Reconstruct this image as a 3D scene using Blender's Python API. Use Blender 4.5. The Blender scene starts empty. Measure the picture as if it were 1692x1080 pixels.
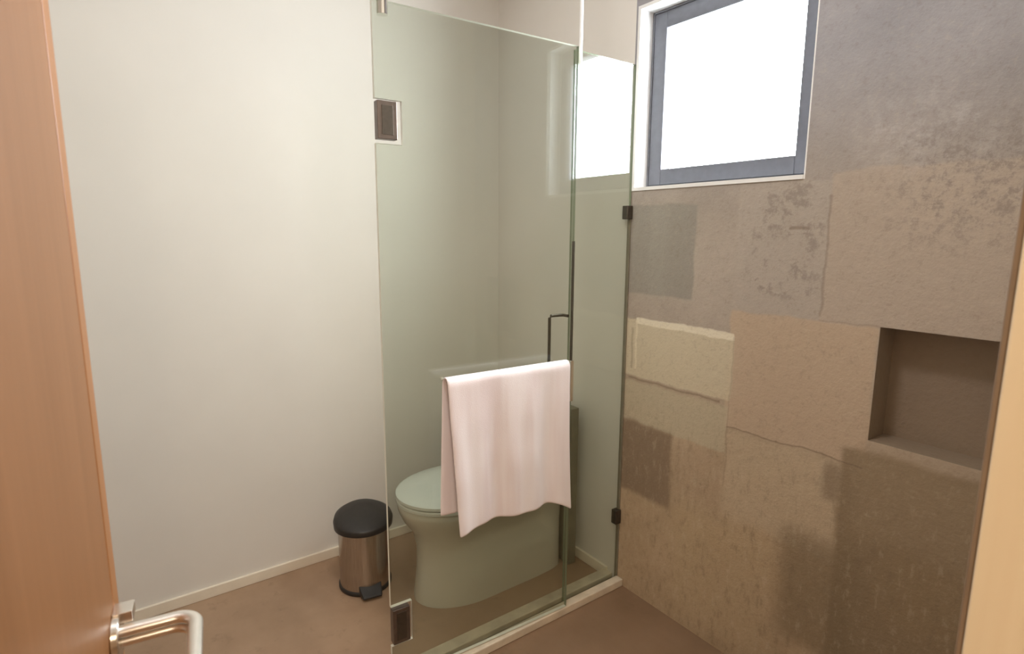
import bpy, bmesh, math, random
from mathutils import Vector, Matrix, noise

random.seed(4)
C = bpy.context.scene
COL = C.collection

# ------------------------------------------------------------------ camera
cam_data = bpy.data.cameras.new('camera')
cam = bpy.data.objects.new('camera', cam_data)
COL.objects.link(cam)
yaw, pitch, roll = math.radians(-53.986), math.radians(9.402), math.radians(0.315)
fw = Vector((math.sin(yaw)*math.cos(pitch), math.cos(yaw)*math.cos(pitch), -math.sin(pitch)))
rt = Vector((math.cos(yaw), -math.sin(yaw), 0))
up = rt.cross(fw)
r2 = rt*math.cos(roll) + up*math.sin(roll)
u2 = -rt*math.sin(roll) + up*math.cos(roll)
R = Matrix((r2, u2, -fw)).transposed().to_4x4()
cam.matrix_world = Matrix.Translation((0, 0, 1.45)) @ R
cam_data.sensor_width = 36
cam_data.lens = 946.26/1692*36
cam_data.clip_start = 0.02
cam_data.dof.use_dof = True; cam_data.dof.focus_distance = 2.0; cam_data.dof.aperture_fstop = 6.3
C.camera = cam

# ------------------------------------------------------------------ world, lights, exposure
w = bpy.data.worlds.new('sky'); C.world = w
w.use_nodes = True
bg = w.node_tree.nodes['Background']
bg.inputs['Color'].default_value = (0.93, 0.97, 1.0, 1)
bg.inputs['Strength'].default_value = 50.0

def area(name, loc, rot, sx, sy, power, col, portal=False):
    l = bpy.data.lights.new(name, 'AREA'); l.shape = 'RECTANGLE'
    l.size = sx; l.size_y = sy; l.energy = power; l.color = col
    o = bpy.data.objects.new(name, l); COL.objects.link(o)
    o.location = loc; o.rotation_euler = rot
    if portal: l.cycles.is_portal = True
    return o
# daylight portal in the window opening, facing into the room (-Y)
area('window_portal', (-1.2, 1.80, 1.93), (math.radians(-90), 0, 0), 0.64, 0.64, 1, (1, 1, 1), True)
# unseen fills added: neutral under the ceiling, warm behind the camera
area('ceiling_fill', (-0.95, 0.50, 2.66), (0, 0, 0), 0.25, 0.25, 11, (1.0, 0.96, 0.94))
area('bedroom_fill', (1.1, -0.5, 2.3), (0, math.radians(35), 0), 0.6, 0.6, 27, (1.0, 0.80, 0.58))

vs = C.view_settings
vs.view_transform = 'Standard'; vs.look = 'None'; vs.gamma = 1.0; vs.use_curve_mapping = False
vs.exposure = 0.18
C.render.film_transparent = False
C.cycles.use_denoising = True
C.cycles.max_bounces = 12
C.cycles.diffuse_bounces = 6
C.cycles.transparent_max_bounces = 16
C.cycles.sample_clamp_indirect = 6.0

# ------------------------------------------------------------------ material helpers
def srgb(h):
    v = [int(h[i:i+2], 16)/255 for i in (0, 2, 4)]
    return tuple(((c/12.92) if c <= 0.04045 else ((c+0.055)/1.055)**2.4) for c in v) + (1,)

class NT:
    def __init__(s, name):
        s.m = bpy.data.materials.new(name); s.m.use_nodes = True
        s.t = s.m.node_tree; s.b = s.t.nodes['Principled BSDF']; s.out = s.t.nodes['Material Output']
    def n(s, typ, **kw):
        nd = s.t.nodes.new(typ)
        for k, v in kw.items(): setattr(nd, k, v)
        return nd
    def l(s, a, b): s.t.links.new(a, b)
    def coords(s):
        if not hasattr(s, 'tc'): s.tc = s.n('ShaderNodeTexCoord')
        return s.tc.outputs['Object']
    def noise(s, scale, detail=4, rough=0.55, vec=None, mapscale=None, dist=0.0):
        nd = s.n('ShaderNodeTexNoise'); nd.inputs['Scale'].default_value = scale
        nd.inputs['Detail'].default_value = detail; nd.inputs['Roughness'].default_value = rough
        nd.inputs['Distortion'].default_value = dist
        v = vec or s.coords()
        if mapscale:
            mp = s.n('ShaderNodeMapping'); mp.inputs['Scale'].default_value = mapscale
            s.l(v, mp.inputs['Vector']); v = mp.outputs['Vector']
        s.l(v, nd.inputs['Vector'])
        return nd.outputs['Fac']
    def val(s, x):
        nd = s.n('ShaderNodeValue'); nd.outputs[0].default_value = x; return nd.outputs[0]
    def math(s, op, a, b=None, clamp=False):
        nd = s.n('ShaderNodeMath', operation=op, use_clamp=clamp)
        for i, v in enumerate((a, b)):
            if v is None: continue
            if isinstance(v, (int, float)): nd.inputs[i].default_value = v
            else: s.l(v, nd.inputs[i])
        return nd.outputs[0]
    def step(s, x, a, b):
        nd = s.n('ShaderNodeMapRange', interpolation_type='SMOOTHSTEP')
        s.l(x, nd.inputs['Value']); nd.inputs['From Min'].default_value = a; nd.inputs['From Max'].default_value = b
        return nd.outputs['Result']
    def mix(s, f, a, b, blend='MIX'):
        nd = s.n('ShaderNodeMix', data_type='RGBA', blend_type=blend)
        if isinstance(f, (int, float)): nd.inputs[0].default_value = f
        else: s.l(f, nd.inputs[0])
        for i, v in ((6, a), (7, b)):
            if isinstance(v, tuple): nd.inputs[i].default_value = v
            else: s.l(v, nd.inputs[i])
        return nd.outputs[2]
    def ramp(s, f, stops):
        nd = s.n('ShaderNodeValToRGB'); cr = nd.color_ramp
        while len(cr.elements) < len(stops): cr.elements.new(0.5)
        for e, (p, c) in zip(cr.elements, stops): e.position = p; e.color = c
        s.l(f, nd.inputs['Fac']); return nd.outputs['Color']
    def bump(s, h, strength=0.2, dist=0.01):
        nd = s.n('ShaderNodeBump'); nd.inputs['Strength'].default_value = strength; nd.inputs['Distance'].default_value = dist
        s.l(h, nd.inputs['Height']); s.l(nd.outputs['Normal'], s.b.inputs['Normal'])
    def base(s, c):
        if isinstance(c, tuple): s.b.inputs['Base Color'].default_value = c
        else: s.l(c, s.b.inputs['Base Color'])

def simple(name, col, rough=0.5, metal=0.0, spec=0.5, nscale=30, var=0.05, bump=0.0, coat=0.0):
    q = NT(name)
    f = q.noise(nscale)
    dark = tuple(c*(1-var) for c in col[:3])+(1,); lite = tuple(min(1, c*(1+var)) for c in col[:3])+(1,)
    q.base(q.ramp(f, [(0.3, dark), (0.7, lite)]))
    q.b.inputs['Roughness'].default_value = rough
    q.b.inputs['Metallic'].default_value = metal
    q.b.inputs['Specular IOR Level'].default_value = spec
    q.b.inputs['Coat Weight'].default_value = coat
    if bump: q.bump(f, bump, 0.002)
    return q.m

M = {}
M['plaster'] = simple('white_plaster', (0.80, 0.765, 0.725, 1), 0.85, nscale=3, var=0.02, bump=0.05, spec=0.2)
M['plaster_warm'] = simple('cream_plaster', (0.74, 0.66, 0.55, 1), 0.85, nscale=3, var=0.02, spec=0.2)
M['ceiling'] = simple('ceiling_paint', (0.80, 0.78, 0.74, 1), 0.9, nscale=4, var=0.02, spec=0.2)
M['baseboard'] = simple('baseboard_paint', (0.86, 0.78, 0.66, 1), 0.5, nscale=12, var=0.05)
M['liner'] = simple('white_liner', (0.86, 0.86, 0.86, 1), 0.5, nscale=10, var=0.02)
M['frame'] = simple('slate_aluminium', (0.135, 0.14, 0.165, 1), 0.45, 0.0, nscale=40, var=0.08)
M['ceramic'] = simple('white_ceramic', (0.64, 0.62, 0.55, 1), 0.12, nscale=5, var=0.01, coat=0.5)
M['plastic_white'] = simple('white_seat_plastic', (0.70, 0.72, 0.68, 1), 0.25, nscale=5, var=0.01)
M['black'] = simple('black_plastic', (0.022, 0.019, 0.018, 1), 0.42, nscale=60, var=0.15)
M['chrome'] = simple('satin_nickel', (0.80, 0.76, 0.71, 1), 0.24, 1.0, nscale=80, var=0.03)
M['polished'] = simple('polished_steel', (0.86, 0.84, 0.82, 1), 0.12, 1.0, nscale=80, var=0.02)
M['lever'] = simple('brushed_lever_steel', (0.88, 0.84, 0.79, 1), 0.33, 1.0, nscale=80, var=0.02)
M['bronze'] = simple('dark_bronze', (0.10, 0.085, 0.07, 1), 0.38, 0.8, nscale=80, var=0.1)
M['clamp'] = simple('gunmetal_clamp', (0.16, 0.13, 0.115, 1), 0.30, 0.85, nscale=50, var=0.1)
M['seal'] = simple('clear_seal', (0.80, 0.82, 0.72, 1), 0.35, nscale=20, var=0.03)
M['gap_shade_channel'] = simple('olive_gap_shade_channel', (0.20, 0.18, 0.13, 1), 0.6, nscale=20, var=0.1)  # painted shadow gap behind the toilet, and the glass panel's wall channel
M['casing'] = simple('dark_door_seal', (0.26, 0.19, 0.13, 1), 0.6, nscale=20, var=0.1)
M['curb'] = simple('curb_stone', (0.62, 0.54, 0.42, 1), 0.5, nscale=14, var=0.15, bump=0.3)
M['groove'] = simple('curb_groove', (0.14, 0.10, 0.06, 1), 0.7, nscale=14, var=0.2)

# brushed steel of the bin
q = NT('brushed_steel')
f = q.noise(30, mapscale=(12, 12, 0.4))
q.base(q.ramp(f, [(0.3, (0.40, 0.35, 0.31, 1)), (0.7, (0.52, 0.47, 0.42, 1))]))
q.b.inputs['Metallic'].default_value = 1; q.b.inputs['Roughness'].default_value = 0.22
M['steel'] = q.m

# towel
q = NT('pink_white_towel')
f = q.noise(420, 2)
f2 = q.noise(16, 2, mapscale=(1, 1, 0.10))
q.base(q.mix(q.step(f2, 0.35, 0.65), (0.78, 0.685, 0.70, 1), (0.84, 0.78, 0.795, 1)))
q.b.inputs['Roughness'].default_value = 0.95; q.b.inputs['Sheen Weight'].default_value = 0.3
q.b.inputs['Specular IOR Level'].default_value = 0.1
q.bump(f, 0.35, 0.002)
M['towel'] = q.m

# wooden door: orange oak veneer with vertical grain
def wood(name, c1, c2, scale=14, rough=0.42):
    q = NT(name)
    f = q.noise(scale, 5, 0.6, mapscale=(1, 1, 0.06), dist=0.6)
    g = q.noise(scale*7, 3, 0.6, mapscale=(1, 1, 0.03))
    h = q.math('ADD', q.math('MULTIPLY', f, 0.7), q.math('MULTIPLY', g, 0.3))
    q.base(q.ramp(h, [(0.35, c1), (0.65, c2)]))
    q.b.inputs['Roughness'].default_value = rough
    q.bump(g, 0.08, 0.001)
    return q.m
M['wood'] = wood('orange_oak_veneer', (0.25, 0.104, 0.034, 1), (0.315, 0.138, 0.052, 1))
M['wood_edge'] = wood('oak_edge_band', (0.31, 0.13, 0.042, 1), (0.39, 0.17, 0.065, 1), 25)
M['jamb'] = wood('pale_cream_wood', (0.84, 0.71, 0.50, 1), (0.90, 0.79, 0.58, 1), 9, 0.5)

# floor: brown polished concrete with dark scuffs
q = NT('brown_microcement')
f1 = q.noise(2.6, 6, 0.6); f2 = q.noise(14, 6, 0.7); f3 = q.noise(90, 3)
c = q.ramp(f1, [(0.3, (0.31, 0.20, 0.128, 1)), (0.7, (0.45, 0.305, 0.205, 1))])
c = q.mix(q.math('MULTIPLY', q.step(f2, 0.56, 0.74), 0.35), c, (0.13, 0.082, 0.05, 1))
c = q.mix(q.math('MULTIPLY', f3, 0.15), c, (0.40, 0.29, 0.2, 1))
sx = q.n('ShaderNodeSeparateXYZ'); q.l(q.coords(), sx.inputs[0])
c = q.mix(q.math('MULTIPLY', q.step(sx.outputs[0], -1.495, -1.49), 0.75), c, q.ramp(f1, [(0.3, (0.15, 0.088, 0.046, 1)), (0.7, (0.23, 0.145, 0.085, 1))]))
q.base(c); q.b.inputs['Roughness'].default_value = 0.45
q.bump(f2, 0.12, 0.003)
M['floor'] = q.m

D_WALL = 1.658
# shower wall: irregular stone / cement, rectangular tone patches at their places on the wall
q = NT('patched_stone')
co = q.coords()
nz = q.n('ShaderNodeTexNoise'); nz.inputs['Scale'].default_value = 9; nz.inputs['Detail'].default_value = 6
q.l(co, nz.inputs['Vector'])
sub = q.n('ShaderNodeVectorMath', operation='SUBTRACT'); q.l(nz.outputs['Color'], sub.inputs[0]); sub.inputs[1].default_value = (.5, .5, .5)
mul = q.n('ShaderNodeVectorMath', operation='SCALE'); q.l(sub.outputs[0], mul.inputs[0]); mul.inputs['Scale'].default_value = 0.03
add = q.n('ShaderNodeVectorMath', operation='ADD'); q.l(co, add.inputs[0]); q.l(mul.outputs[0], add.inputs[1])
sp = q.n('ShaderNodeSeparateXYZ'); q.l(add.outputs[0], sp.inputs[0])
X, Z = sp.outputs[0], sp.outputs[2]
def rect(x0, x1, z0, z1, s=0.006):
    a = q.math('MULTIPLY', q.step(X, x0-s, x0+s), q.math('SUBTRACT', 1.0, q.step(X, x1-s, x1+s)))
    b = q.math('MULTIPLY', q.step(Z, z0-s, z0+s), q.math('SUBTRACT', 1.0, q.step(Z, z1-s, z1+s)))
    return q.math('MULTIPLY', a, b)
n1 = q.noise(3.5, 6, 0.65); n2 = q.noise(22, 6, 0.7); n3 = q.noise(120, 3, 0.6)
n4 = q.noise(60, 5, 0.75)
n5 = q.noise(38, 5, 0.7, mapscale=(1, 1, 0.35))
def tone(c, x0, x1, z0, z1, col, k=0.8, s=0.006):
    return q.mix(q.math('MULTIPLY', rect(x0, x1, z0, z1, s), k), c, col)
up_ = q.step(Z, 0.55, 1.25); up2 = q.step(Z, 1.45, 2.0)
c = q.mix(up_, q.ramp(n1, [(0.3, (0.40, 0.295, 0.185, 1)), (0.7, (0.50, 0.380, 0.255, 1))]),
          q.ramp(n1, [(0.3, (0.36, 0.31, 0.265, 1)), (0.7, (0.45, 0.39, 0.335, 1))]))
c = q.mix(up2, c, q.ramp(n1, [(0.3, (0.300, 0.295, 0.320, 1)), (0.7, (0.385, 0.375, 0.400, 1))]))  # bluish window light painted into the upper stone
c = tone(c, -0.79, 0.2, 1.205, 1.62, (0.46, 0.38, 0.31, 1), 0.75)
c = tone(c, -1.07, -0.79, 1.205, 1.60, (0.44, 0.385, 0.335, 1), 0.7)
c = tone(c, -1.07, -0.635, 0.815, 1.205, (0.51, 0.395, 0.29, 1), 0.9)
c = tone(c, -1.53, -1.225, 1.225, 1.55, (0.30, 0.28, 0.245, 1), 0.9)
c = tone(c, -1.42, -1.34, 1.225, 1.55, (0.34, 0.32, 0.28, 1), 0.5, 0.02)
c = tone(c, -1.53, -1.055, 0.90, 1.125, (0.60, 0.53, 0.39, 1), 0.9, 0.004)
c = tone(c, -1.47, -1.055, 1.106, 1.130, (0.80, 0.74, 0.60, 1), 0.8, 0.003)
c = tone(c, -1.475, -1.465, 0.93, 1.12, (0.74, 0.67, 0.52, 1), 0.6, 0.003)
c = tone(c, -1.495, -1.485, 0.93, 1.09, (0.30, 0.25, 0.18, 1), 0.5, 0.004)
c = tone(c, -1.53, -1.06, 0.72, 0.88, (0.50, 0.44, 0.32, 1), 0.8)
c = tone(c, -1.53, -1.275, 0.43, 0.72, (0.235, 0.170, 0.115, 1), 0.85, 0.015)
c = tone(c, -1.06, -0.69, 0.50, 0.81, (0.52, 0.42, 0.30, 1), 0.75, 0.02)
c = tone(c, -1.27, -1.06, 0.45, 0.70, (0.42, 0.32, 0.225, 1), 0.6, 0.02)
c = tone(c, -1.25, -0.86, 0.05, 0.50, (0.50, 0.385, 0.245, 1), 0.6, 0.06)
c = tone(c, -0.69, 0.3, -0.1, 0.865, (0.245, 0.182, 0.112, 1), 0.85, 0.012)
c = tone(c, -0.66, -0.25, 0.62, 0.86, (0.34, 0.26, 0.17, 1), 0.6, 0.04)
c = tone(c, -0.84, -0.62, 0.20, 0.56, (0.24, 0.18, 0.11, 1), 0.7, 0.04)
c = tone(c, -0.55, -0.30, 0.40, 0.62, (0.33, 0.24, 0.14, 1), 0.4, 0.06)
c = tone(c, -0.737, -0.690, 0.69, 0.80, (0.24, 0.18, 0.12, 1), 0.7, 0.018)
jc = (0.20, 0.15, 0.105, 1)
c = tone(c, -1.06, -0.64, 0.8145, 0.8185, jc, 0.7, 0.0025)
c = tone(c, -1.50, -1.09, 0.888, 0.894, jc, 0.6, 0.003)
c = tone(c, -0.793, -0.787, 1.22, 1.56, jc, 0.45, 0.004)
c = tone(c, -0.79, -0.5, 1.206, 1.210, jc, 0.30, 0.003)
c = tone(c, -0.90, -0.845, 1.462, 1.470, jc, 0.6, 0.003)
c = tone(c, -1.059, -1.055, 0.60, 1.12, jc, 0.3, 0.003)
# coarse grain below, pocks between the joints, whitish sheen painted in near the window
low = q.math('SUBTRACT', 1.0, q.step(Z, 0.60, 0.95))
dk = (0.20, 0.15, 0.10, 1); lt = (0.66, 0.56, 0.42, 1)
c = q.mix(q.math('MULTIPLY', q.math('MULTIPLY', q.step(n5, 0.52, 0.66), low), 0.32), c, dk)
c = q.mix(q.math('MULTIPLY', q.math('MULTIPLY', q.step(n5, 0.46, 0.34), low), 0.20), c, lt)
c = q.mix(q.math('MULTIPLY', q.step(n4, 0.52, 0.68), 0.22), c, dk)
c = q.mix(q.math('MULTIPLY', q.step(n4, 0.46, 0.32), 0.12), c, lt)
c = q.mix(q.math('MULTIPLY', q.math('MULTIPLY', rect(-1.02, -0.80, 1.25, 1.60, 0.03), q.step(n2, 0.52, 0.64)), 0.55), c, (0.24, 0.20, 0.17, 1))
c = q.mix(q.math('MULTIPLY', q.math('MULTIPLY', rect(-0.62, -0.30, 1.45, 1.70, 0.08), q.step(n4, 0.46, 0.6)), 0.45), c, (0.22, 0.19, 0.17, 1))
c = q.mix(q.math('MULTIPLY', q.math('MULTIPLY', rect(-0.72, -0.45, 1.62, 1.78, 0.07), q.step(n2, 0.46, 0.66)), 0.26), c, (0.66, 0.64, 0.65, 1))
# shade inside the niche, painted as a darker stone colour
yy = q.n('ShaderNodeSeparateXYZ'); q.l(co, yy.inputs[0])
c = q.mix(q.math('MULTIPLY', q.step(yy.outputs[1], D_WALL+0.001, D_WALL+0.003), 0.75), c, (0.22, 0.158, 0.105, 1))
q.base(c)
q.b.inputs['Roughness'].default_value = 0.62
q.b.inputs['Specular IOR Level'].default_value = 0.35
hh = q.math('ADD', q.math('MULTIPLY', n2, 1.0), q.math('MULTIPLY', n3, 0.35))
q.bump(hh, 0.45, 0.006)
M['stone'] = q.m

# glass: thin-walled, per-surface Fresnel mirror plus tinted straight-through transmission
def glass(name, tint, k=1.0):
    m = bpy.data.materials.new(name); m.use_nodes = True
    t = m.node_tree; t.nodes.clear()
    out = t.nodes.new('ShaderNodeOutputMaterial'); mx = t.nodes.new('ShaderNodeMixShader')
    tr = t.nodes.new('ShaderNodeBsdfTransparent'); gl = t.nodes.new('ShaderNodeBsdfGlossy')
    tr.inputs['Color'].default_value = tint
    gl.inputs['Roughness'].default_value = 0.0; gl.inputs['Color'].default_value = (0.97, 1.0, 1.0, 1)
    lw = t.nodes.new('ShaderNodeLayerWeight'); lw.inputs['Blend'].default_value = 0.5
    p = t.nodes.new('ShaderNodeMath'); p.operation = 'POWER'; p.inputs[1].default_value = 5
    ml = t.nodes.new('ShaderNodeMath'); ml.operation = 'MULTIPLY_ADD'; ml.inputs[1].default_value = 0.955*k; ml.inputs[2].default_value = 0.045*k
    t.links.new(lw.outputs['Facing'], p.inputs[0]); t.links.new(p.outputs[0], ml.inputs[0])
    t.links.new(ml.outputs[0], mx.inputs[0]); t.links.new(tr.outputs[0], mx.inputs[1]); t.links.new(gl.outputs[0], mx.inputs[2])
    t.links.new(mx.outputs[0], out.inputs['Surface'])
    return m
M['glass'] = glass('green_tinted_glass', (0.855, 0.88, 0.845, 1))
M['clear'] = glass('clear_window_glass', (0.98, 0.99, 0.99, 1))
M['glass_edge_dark'] = simple('green_glass_edge', (0.24, 0.27, 0.19, 1), 0.2, nscale=10, var=0.05)
M['glass_edge'] = simple('polished_glass_edge', (0.80, 0.80, 0.72, 1), 0.3, nscale=10, var=0.05)

# ------------------------------------------------------------------ mesh helpers
def add_box(bm, lo, hi, mi=0):
    x0, y0, z0 = lo; x1, y1, z1 = hi
    v = [bm.verts.new(p) for p in ((x0,y0,z0),(x1,y0,z0),(x1,y1,z0),(x0,y1,z0),(x0,y0,z1),(x1,y0,z1),(x1,y1,z1),(x0,y1,z1))]
    fs = []
    for q_ in ((3,2,1,0),(4,5,6,7),(0,1,5,4),(1,2,6,5),(2,3,7,6),(3,0,4,7)):
        f_ = bm.faces.new([v[i] for i in q_]); f_.material_index = mi; fs.append(f_)
    return v, fs
def loft(bm, rings, cap=True):
    vs_ = [[bm.verts.new(p) for p in r] for r in rings]
    n = len(vs_[0])
    for a, b in zip(vs_, vs_[1:]):
        for i in range(n): bm.faces.new((a[i], a[(i+1) % n], b[(i+1) % n], b[i]))
    if cap:
        bm.faces.new(list(reversed(vs_[0]))); bm.faces.new(vs_[-1])
    return vs_
def tube(bm, pts, ra, rb=None, n=16, cap=True, side=None):
    """sweep an elliptical section (ra across, rb vertical) along pts"""
    rb = rb or ra
    pts = [Vector(p) for p in pts]; rings = []
    for i, p in enumerate(pts):
        t = (pts[min(i+1, len(pts)-1)] - pts[max(i-1, 0)]).normalized()
        upv = Vector((0, 0, 1)) if abs(t.z) < 0.95 else Vector((0, 1, 0))
        s = t.cross(upv).normalized(); u = s.cross(t).normalized()
        rings.append([p + s*ra*math.cos(2*math.pi*k/n) + u*rb*math.sin(2*math.pi*k/n) for k in range(n)])
    loft(bm, rings, cap)
def obj(name, bm, mats, parent=None, smooth=False, bevel=0, loc=None, seg=3, angle=35):
    bmesh.ops.recalc_face_normals(bm, faces=bm.faces)
    me = bpy.data.meshes.new(name); bm.to_mesh(me); bm.free()
    if not isinstance(mats, (list, tuple)): mats = [mats]
    for m_ in mats: me.materials.append(m_)
    o = bpy.data.objects.new(name, me); COL.objects.link(o)
    if parent: o.parent = parent
    if loc: o.location = loc
    if smooth:
        for p in me.polygons: p.use_smooth = True
        me.set_sharp_from_angle(angle=math.radians(angle))
    if bevel:
        md = o.modifiers.new('bevel', 'BEVEL'); md.width = bevel; md.segments = seg; md.limit_method = 'ANGLE'
        for p in me.polygons: p.use_smooth = True
        wn = o.modifiers.new('wn', 'WEIGHTED_NORMAL'); wn.keep_sharp = True
    return o
def box(name, lo, hi, mat, parent=None, bevel=0):
    bm = bmesh.new(); add_box(bm, lo, hi); return obj(name, bm, mat, parent, bevel=bevel)
def struct(o, label=None):
    o['kind'] = 'structure'
    if label: o['label'] = label
    return o
def thing(name, label, cat, loc=(0, 0, 0), rz=0, group=None):
    o = bpy.data.objects.new(name, None); COL.objects.link(o); o.location = loc; o.rotation_euler = (0, 0, rz)
    o.empty_display_size = 0.05
    o['label'] = label; o['category'] = cat
    if group: o['group'] = group
    return o
def arc(c, r, a0, a1, n, plane='xy', z=0):
    out = []
    for i in range(n+1):
        a = a0 + (a1-a0)*i/n
        out.append((c[0]+r*math.cos(a), c[1]+r*math.sin(a), z))
    return out

# ------------------------------------------------------------------ dimensions
XL, XG, D, XR, H = -2.402, -1.524, 1.658, -0.145, 2.70
YS = -1.35            # wall behind the open door leaf
JY0, JY1 = -0.17, 0.664   # doorway in the right-hand wall

# ------------------------------------------------------------------ room shell
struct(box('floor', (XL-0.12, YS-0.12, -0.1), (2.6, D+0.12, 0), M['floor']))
struct(box('ceiling', (XL-0.12, YS-0.12, H), (2.6, D+0.20, H+0.1), M['ceiling']))
struct(box('wall_left', (XL-0.12, YS, 0), (XL, D, H), M['plaster']))
struct(box('wall_front', (XL-0.12, YS-0.12, 0), (2.6, YS, H), M['plaster_warm']))
struct(box('wall_back', (XL-0.12, D, 0), (XG-0.006, D+0.14, H), M['plaster']))

# stone wall with a window hole and a recessed niche
WX0, WX1, WZ0, WZ1 = -1.518, -0.868, 1.604, 2.245
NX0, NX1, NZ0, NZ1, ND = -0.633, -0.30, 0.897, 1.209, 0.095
bm = bmesh.new()
xs = [XG-0.006, WX0-0.0, WX1, NX0, NX1, 2.6]; xs = sorted(set(xs))
zs = [0, NZ0, NZ1, WZ0, WZ1, H]
def hole(xa, xb, za, zb):
    xm, zm = (xa+xb)/2, (za+zb)/2
    if WX0 < xm < WX1 and WZ0 < zm < WZ1: return 'w'
    if NX0 < xm < NX1 and NZ0 < zm < NZ1: return 'n'
for xa, xb in zip(xs, xs[1:]):
    for za, zb in zip(zs, zs[1:]):
        h_ = hole(xa, xb, za, zb)
        if h_ == 'w': continue
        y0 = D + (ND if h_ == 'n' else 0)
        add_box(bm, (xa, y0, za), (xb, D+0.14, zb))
bmesh.ops.remove_doubles(bm, verts=bm.verts, dist=1e-5)
# drop the coincident inner faces between neighbouring blocks
seen = {}
for f_ in list(bm.faces):
    k = tuple(sorted(v.index for v in f_.verts)); seen.setdefault(k, []).append(f_)
bm.verts.index_update(); seen = {}
for f_ in bm.faces: seen.setdefault(frozenset(v.index for v in f_.verts), []).append(f_)
bmesh.ops.delete(bm, geom=[f_ for fs in seen.values() if len(fs) > 1 for f_ in fs], context='FACES_ONLY')
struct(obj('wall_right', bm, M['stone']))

# wall with the doorway (its camera side is the bedroom)
bm = bmesh.new()
add_box(bm, (XR, JY1+0.012, 0), (XR+0.12, D, H)); add_box(bm, (XR, YS, 0), (XR+0.12, JY0-0.012, H))
add_box(bm, (XR, JY0-0.012, 2.12), (XR+0.12, JY1+0.012, H))
struct(obj('wall_doorway', bm, M['plaster_warm']))
struct(box('wall_bedroom', (2.48, YS, 0), (2.6, D, H), M['plaster_warm']))

# baseboards
struct(box('baseboard_left', (XL, YS, 0), (XL+0.012, D, 0.045), M['baseboard'], bevel=0.003))
struct(box('baseboard_back', (XL+0.012, D-0.012, 0), (XG-0.05, D, 0.045), M['baseboard'], bevel=0.003))

# doorway lining: jambs, head, stop, thin dark seal on the bathroom side
fr = bpy.data.objects.new('trim_1', None); COL.objects.link(fr); struct(fr, 'pale cream wooden door frame at the right edge of the view')
box('jamb', (XR-0.004, JY1, 0), (XR+0.124, JY1+0.03, 2.10), M['jamb'], fr, 0.003)
box('jamb', (XR-0.004, JY0-0.03, 0), (XR+0.124, JY0, 2.10), M['jamb'], fr, 0.003)
box('frame_head', (XR-0.004, JY0-0.03, 2.10), (XR+0.124, JY1+0.03, 2.13), M['jamb'], fr, 0.003)
box('door_stop', (XR+0.055, JY1-0.014, 0), (XR+0.095, JY1, 2.10), M['jamb'], fr, 0.004)
box('frame_seal', (XR-0.010, JY1+0.003, 0), (XR-0.004, JY1+0.03, 2.10), M['casing'], fr, 0.002)

# shower curb: two raised strips with a groove
cb = bpy.data.objects.new('trim_2', None); COL.objects.link(cb); struct(cb, 'low stone threshold under the glass screen')
box('threshold_strip', (XG+0.002, 0.45, 0), (XG+0.038, D-0.001, 0.032), M['curb'], cb, 0.004)
box('threshold_strip', (XG-0.070, 0.45, 0), (XG-0.022, D-0.001, 0.030), M['curb'], cb, 0.004)
box('threshold_channel', (XG-0.022, 0.45, 0), (XG+0.002, D-0.001, 0.010), M['groove'], cb)

# ------------------------------------------------------------------ window
win = bpy.data.objects.new('window_1', None); COL.objects.link(win); struct(win, 'small high window with a dark slate frame')
T = 0.012; RC = 0.082
bm = bmesh.new()
y0, y1 = D-0.004, D+RC+0.05
add_box(bm, (WX0, y0, WZ0), (WX0+T, y1, WZ1)); add_box(bm, (WX1-0.004, y0+0.004, WZ0), (WX1, y1, WZ1))
add_box(bm, (WX0+T, y0, WZ0), (WX1-0.004, y1, WZ0+T)); add_box(bm, (WX0+T, y0, WZ1-T), (WX1-0.004, y1, WZ1))
obj('window_lining', bm, M['liner'], win)
def ring(name, x0, x1, z0, z1, wd, ya, yb, mat, parent, bev=0.003, wb=None):
    bm = bmesh.new(); wb = wb or wd
    add_box(bm, (x0, ya, z0), (x0+wd, yb, z1)); add_box(bm, (x1-wd, ya, z0), (x1, yb, z1))
    add_box(bm, (x0+wd, ya, z0), (x1-wd, yb, z0+wb)); add_box(bm, (x0+wd, ya, z1-wd), (x1-wd, yb, z1))
    return obj(name, bm, mat, parent, bevel=bev)
fx0, fx1, fz0, fz1 = WX0+T, WX1-0.004, WZ0+T, WZ1-T
ring('window_frame', fx0, fx1, fz0, fz1, 0.008, D+RC-0.022, D+RC+0.045, M['frame'], win)
ring('sash', fx0+0.009, fx1-0.009, fz0+0.009, fz1-0.009, 0.056, D+RC-0.020, D+RC+0.03, M['frame'], win)
box('pane', (fx0+0.06, D+RC+0.0, fz0+0.06), (fx1-0.06, D+RC+0.006, fz1-0.06), M['clear'], win)

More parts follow.
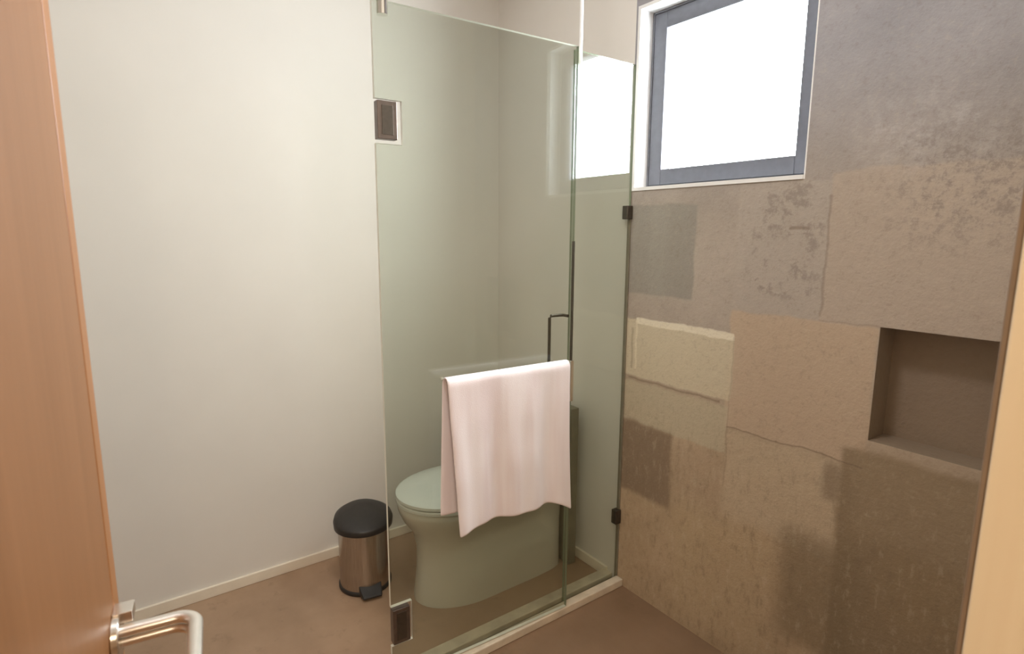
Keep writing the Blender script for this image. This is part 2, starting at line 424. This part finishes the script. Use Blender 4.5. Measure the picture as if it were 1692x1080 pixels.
# ------------------------------------------------------------------ glass screen
TH = math.radians(2.5)
HX, HY = -1.524, 0.646
def glass_sheet(name, lo, hi, parent, notches=()):
    """upright sheet in local coords: x = thickness, y = length, z = height; notches cut at the y=lo edge"""
    bm = bmesh.new()
    outline = [(lo[1], lo[2]), (hi[1], lo[2]), (hi[1], hi[2]), (lo[1], hi[2])]
    for (d_, za, zb) in sorted(notches, key=lambda t_: -t_[2]):
        outline += [(lo[1], zb), (lo[1]+d_, zb), (lo[1]+d_, za), (lo[1], za)]
    a = [bm.verts.new((lo[0], y, z)) for y, z in outline]
    b = [bm.verts.new((hi[0], y, z)) for y, z in outline]
    bm.faces.new(a); bm.faces.new(list(reversed(b)))
    n = len(outline)
    for i in range(n):
        f_ = bm.faces.new((a[i], b[i], b[(i+1) % n], a[(i+1) % n])); f_.material_index = 2 if (i == 1 or parent.name == 'fixed_glass_panel') else 1
    return obj(name, bm, [M['glass'], M['glass_edge'], M['glass_edge_dark']], parent)

door_g = thing('glass_shower_door', 'large green-tinted glass shower door panel standing in front of the toilet', 'shower door', (HX, HY, 0), -TH)
glass_sheet('glass_panel', (-0.006, 0.0, 0.036), (0.006, 0.70, 2.05), door_g, [(0.077, 1.686, 1.802), (0.070, 0.165, 0.300)])
for z0, z1 in ((1.697, 1.797), (0.172, 0.290)):
    cl = box('hinge_clamp', (-0.013, 0.004, z0), (0.013, 0.060, z1), M['clamp'], door_g, 0.002)
    box('clamp_cover', (0.0130, 0.016, z0+0.012), (0.0145, 0.048, z1-0.012), M['bronze'], cl, 0.0005)
# pull handle on the toilet side, near the free edge
bm = bmesh.new()
tube(bm, [(-0.005, 0.688, 1.160), (-0.030, 0.688, 1.160), (-0.036, 0.682, 1.160), (-0.036, 0.636, 1.160), (-0.036, 0.630, 1.154), (-0.036, 0.630, 0.80), (-0.036, 0.636, 0.794), (-0.036, 0.682, 0.794), (-0.030, 0.688, 0.794), (-0.005, 0.688, 0.794)], 0.0055, n=12)
obj('pull_handle', bm, M['bronze'], door_g, smooth=True, angle=60)
box('edge_seal', (-0.006, 0.6995, 0.98), (0.006, 0.7025, 1.42), M['bronze'], door_g)
box('edge_plate', (-0.009, 0.694, 0.85), (0.009, 0.708, 1.0), M['polished'], door_g, 0.002)
bm = bmesh.new(); tube(bm, [(0, 0.030, 2.015), (0, 0.030, 2.03), (0, 0.030, H-0.001)], 0.015, n=24)
obj('support_rod', bm, M['polished'], door_g, smooth=True)
# towel rail on the near face of the door
bm = bmesh.new()
RX, RZ = 0.055, 1.003
tube(bm, [(0.005, 0.19, RZ), (RX-0.008, 0.19, RZ), (RX, 0.198, RZ), (RX, 0.60, RZ), (RX-0.008, 0.612, RZ), (0.005, 0.612, RZ)], 0.007, n=12)
rail = obj('towel_rail', bm, M['chrome'], door_g, smooth=True, angle=60)

fix_g = thing('fixed_glass_panel', 'narrow fixed green-tinted glass panel fastened to the stone wall under the window', 'glass panel', (XG, 1.36, 0))
glass_sheet('glass_pane', (-0.005, 0.0, 0.012), (0.005, D-1.36-0.004, 2.05), fix_g)
box('wall_channel', (-0.007, D-1.36-0.007, 0.012), (0.007, D-1.36-0.0005, 1.55), M['gap_shade_channel'], fix_g, 0.001)
for z0, z1 in ((1.50, 1.55), (0.27, 0.33)):
    box('wall_clip', (-0.014, D-1.36-0.030, z0), (0.014, D-1.36-0.0005, z1), M['bronze'], fix_g, 0.003)
bm = bmesh.new(); tube(bm, [(0.016, 0.012, 2.0), (0.016, 0.012, H-0.001)], 0.006, n=12)
obj('support_rod', bm, M['liner'], fix_g, smooth=True)

# ------------------------------------------------------------------ towel
bm = bmesh.new()
NS, NY = 74, 40
def towel_pt(u, v):
    """u 0..1 from back hem over the rail to front hem; v 0..1 along the rail"""
    y = 0.172 + 0.468*v
    rr = 0.0155
    back_len = 0.43 + 0.01*math.sin(v*3)
    zf = 0.520 + 0.004*math.sin(v*9) - 0.040*max(0, (v-0.80)/0.20)**1.5 + 0.010*math.sin(math.pi*min(1, v*1.2))
    front_len = RZ - zf
    total = back_len + math.pi*rr + front_len
    s = u*total
    if s < back_len:
        dz = back_len - s; x = RX - rr - 0.002; z = RZ - dz; k = dz/back_len; sgn = -1
        x += k*0.003*math.sin(v*14+1)
        y += -0.014*k*(1-v)
        return Vector((x, y, z))
    s -= back_len
    if s < math.pi*rr:
        a = s/rr
        return Vector((RX - rr*math.cos(a), y, RZ + rr*math.sin(a)))
    s -= math.pi*rr
    k = s/front_len; z = RZ - s
    x = RX + rr + k*0.010
    fold = 0.010*math.sin(v*13.0+0.6) + 0.005*math.sin(v*29+1.0)
    x += fold*min(1, k*1.6) + 0.012*k*k*max(0, 0.25-v)*4
    y += 0.020*k*(1-v) + 0.008*k*v - 0.006*math.sin(k*3.1)*v
    x += 0.002*noise.noise(Vector((v*4, k*4, 0)))
    return Vector((x, y, z))
grid = [[bm.verts.new(towel_pt(i/NS, j/NY)) for j in range(NY+1)] for i in range(NS+1)]
for i in range(NS):
    for j in range(NY): bm.faces.new((grid[i][j], grid[i][j+1], grid[i+1][j+1], grid[i+1][j]))
tw = obj('towel', bm, M['towel'], None, smooth=True, angle=180)
tw.location = (HX, HY, 0); tw.rotation_euler = (0, 0, -TH)
md = tw.modifiers.new('thick', 'SOLIDIFY'); md.thickness = 0.0055; md.offset = 0.6
md = tw.modifiers.new('sub', 'SUBSURF'); md.levels = 1; md.render_levels = 1
tw['label'] = 'pale pink towel draped over the rail on the glass shower door'; tw['category'] = 'towel'

# ------------------------------------------------------------------ toilet
tcx = -1.895
to = thing('toilet', 'white one-piece toilet with closed oval lid behind the green glass', 'toilet', (tcx, 1.20, 0))
def plan(hw, yf, yb, z, n=48, sq=0.30, sqf=1.0):
    """plan outline: elliptical nose towards -y, squarer back; coordinates relative to toilet origin"""
    out = []; mid = yf + min(0.24, (yb-yf)*0.42)*1.0
    for i in range(n):
        a = 2*math.pi*i/n
        cx_, sy_ = math.cos(a), math.sin(a)
        if sy_ < 0:
            x = hw*abs(cx_)**sqf*(1 if cx_ >= 0 else -1); y = mid + (mid-yf)*sy_
        else:
            e = sq
            x = hw*(abs(cx_)**e)*(1 if cx_ >= 0 else -1); y = mid + (yb-mid)*(abs(sy_)**e)
        out.append((x, y, z))
    return out
bm = bmesh.new()
YB = 0.372
rings = [plan(0.150, -0.285, YB, 0.0), plan(0.150, -0.285, YB, 0.02), plan(0.146, -0.272, YB, 0.12), plan(0.147, -0.270, YB, 0.22),
         plan(0.155, -0.286, YB, 0.29), plan(0.178, -0.325, YB, 0.345), plan(0.190, -0.340, YB, 0.385), plan(0.193, -0.342, YB, 0.405), plan(0.188, -0.337, YB-0.003, 0.412)]
loft(bm, rings)
obj('bowl', bm, M['ceramic'], to, smooth=True, angle=50)
bm = bmesh.new(); loft(bm, [plan(0.186, -0.340, 0.19, 0.412, sq=.5), plan(0.192, -0.346, 0.19, 0.416, sq=.5), plan(0.192, -0.346, 0.19, 0.426, sq=.5), plan(0.188, -0.342, 0.19, 0.430, sq=.5)])
obj('seat', bm, M['plastic_white'], to, smooth=True, angle=40)
bm = bmesh.new(); loft(bm, [plan(0.188, -0.342, 0.195, 0.4315, sq=.5), plan(0.193, -0.347, 0.195, 0.436, sq=.5), plan(0.192, -0.346, 0.195, 0.446, sq=.5), plan(0.183, -0.336, 0.19, 0.452, sq=.5), plan(0.12, -0.25, 0.15, 0.4555, sq=.5)])
obj('seat_lid', bm, M['plastic_white'], to, smooth=True, angle=40)
box('tank', (-0.180, 0.155, 0.405), (0.165, 0.340, 0.700), M['ceramic'], to, 0.025)
box('tank_lid', (-0.184, 0.150, 0.701), (0.168, 0.342, 0.728), M['ceramic'], to, 0.010)
box('rear_gap_shade', (-0.150, 0.373, 0.0), (0.165, 0.414, 0.715), M['gap_shade_channel'], to, 0.004)  # dark slab standing in for the shadow gap behind the toilet
bm = bmesh.new(); bmesh.ops.create_cone(bm, cap_ends=True, segments=32, radius1=0.024, radius2=0.022, depth=0.006, matrix=Matrix.Translation((0, 0.235, 0.731)))
obj('flush_button', bm, M['chrome'], to, smooth=True)

# ------------------------------------------------------------------ pedal bin
bn = thing('pedal_bin', 'brushed steel pedal bin with a black domed lid on the floor by the left wall', 'bin', (-2.135, 0.80, 0), math.radians(80))
def circ(r, z, n=64, sx=1, dy=0, tilt=0.0):
    return [(r*sx*math.cos(2*math.pi*i/n), dy + r*math.sin(2*math.pi*i/n), z + tilt*(r*math.sin(2*math.pi*i/n))) for i in range(n)]
bm = bmesh.new(); loft(bm, [circ(0.102, 0.010), circ(0.102, 0.268)])
obj('bin_body', bm, M['steel'], bn, smooth=True)
bm = bmesh.new(); loft(bm, [circ(0.104, 0.0), circ(0.107, 0.003), circ(0.107, 0.014), circ(0.1035, 0.018)])
obj('base_ring', bm, M['black'], bn, smooth=True, angle=50)
bm = bmesh.new(); loft(bm, [circ(0.106, 0.258), circ(0.117, 0.262), circ(0.119, 0.286, tilt=0.03), circ(0.114, 0.300, tilt=0.12), circ(0.094, 0.311, tilt=0.16), circ(0.05, 0.318, tilt=0.16), circ(0.01, 0.320, tilt=0.1)])
obj('bin_lid', bm, M['black'], bn, smooth=True, angle=60)
box('lid_hinge', (-0.035, 0.095, 0.235), (0.035, 0.122, 0.300), M['black'], bn, 0.006)
bm = bmesh.new()
loft(bm, [[(-0.045*s, -0.085, z) for s, z in ((1, 0.008), (-1, 0.008), (-1, 0.050), (1, 0.050))],
          [(-0.042*s, -0.118, z) for s, z in ((1, 0.006), (-1, 0.006), (-1, 0.030), (1, 0.030))],
          [(-0.036*s, -0.142, z) for s, z in ((1, 0.010), (-1, 0.010), (-1, 0.018), (1, 0.018))]])
obj('pedal', bm, M['black'], bn, bevel=0.004)

# ------------------------------------------------------------------ open wooden door leaf (local x runs from the free edge back to the hinge)
fe = Vector((-0.850, -0.015)); hg = Vector((-0.112, -0.128))
L = (hg-fe).length; ang = math.atan2(hg.y-fe.y, hg.x-fe.x)
dl = bpy.data.objects.new('door_1', None); COL.objects.link(dl); dl.location = (fe.x, fe.y, 0); dl.rotation_euler = (0, 0, ang)
struct(dl, 'open orange oak door with a nickel lever handle at the left edge of the view')
box('door_leaf', (0.034, -0.040, 0.008), (L, 0.0, 2.09), M['wood'], dl, 0.001)
box('edge_band', (0.0, -0.040, 0.008), (0.0335, 0.0008, 2.09), M['wood_edge'], dl, 0.003)
box('latch_plate', (-0.0015, -0.032, 0.86), (0.0, -0.008, 1.04), M['chrome'], dl)
LZ = 0.958; LX = 0.058; OUT = 0.090
rose = bmesh.new(); bmesh.ops.create_cone(rose, cap_ends=True, segments=48, radius1=0.026, radius2=0.025, depth=0.009, matrix=Matrix.Translation((LX, 0.0045, LZ)) @ Matrix.Rotation(math.radians(-90), 4, 'X'))
rs = obj('lever_rose', rose, M['chrome'], dl, smooth=True, bevel=0.0015)
def lever_path(z, off):
    r = 0.022-off; cy = OUT-0.022; p = [(LX, 0.006, z), (LX, 0.02, z), (LX, cy, z)] if False else [(LX-off*0, 0.006, z), (LX-off*0, cy-0.01, z)]
    o0 = OUT-off
    pts = [(LX+0.0, 0.008, z), (LX+0.0, o0-0.030, z)]
    for i in range(0, 11):
        a = math.pi - (math.pi/2)*i/10
        pts.append((LX+0.024+0.024*math.cos(a), o0-0.024+0.024*math.sin(a), z))
    pts += [(LX+0.08, o0, z), (LX+0.135, o0, z)]
    return pts
bm = bmesh.new()
tube(bm, lever_path(LZ+0.0065, 0), 0.0085, 0.0068, n=20)
tube(bm, lever_path(LZ-0.0075, 0.004), 0.0065, 0.0060, n=20)
lv = obj('lever_handle', bm, M['lever'], dl, smooth=True, angle=60)
box('privacy_knob', (LX-0.030, 0.0, LZ+0.014), (LX-0.004, 0.022, LZ+0.028), M['chrome'], dl, 0.001)
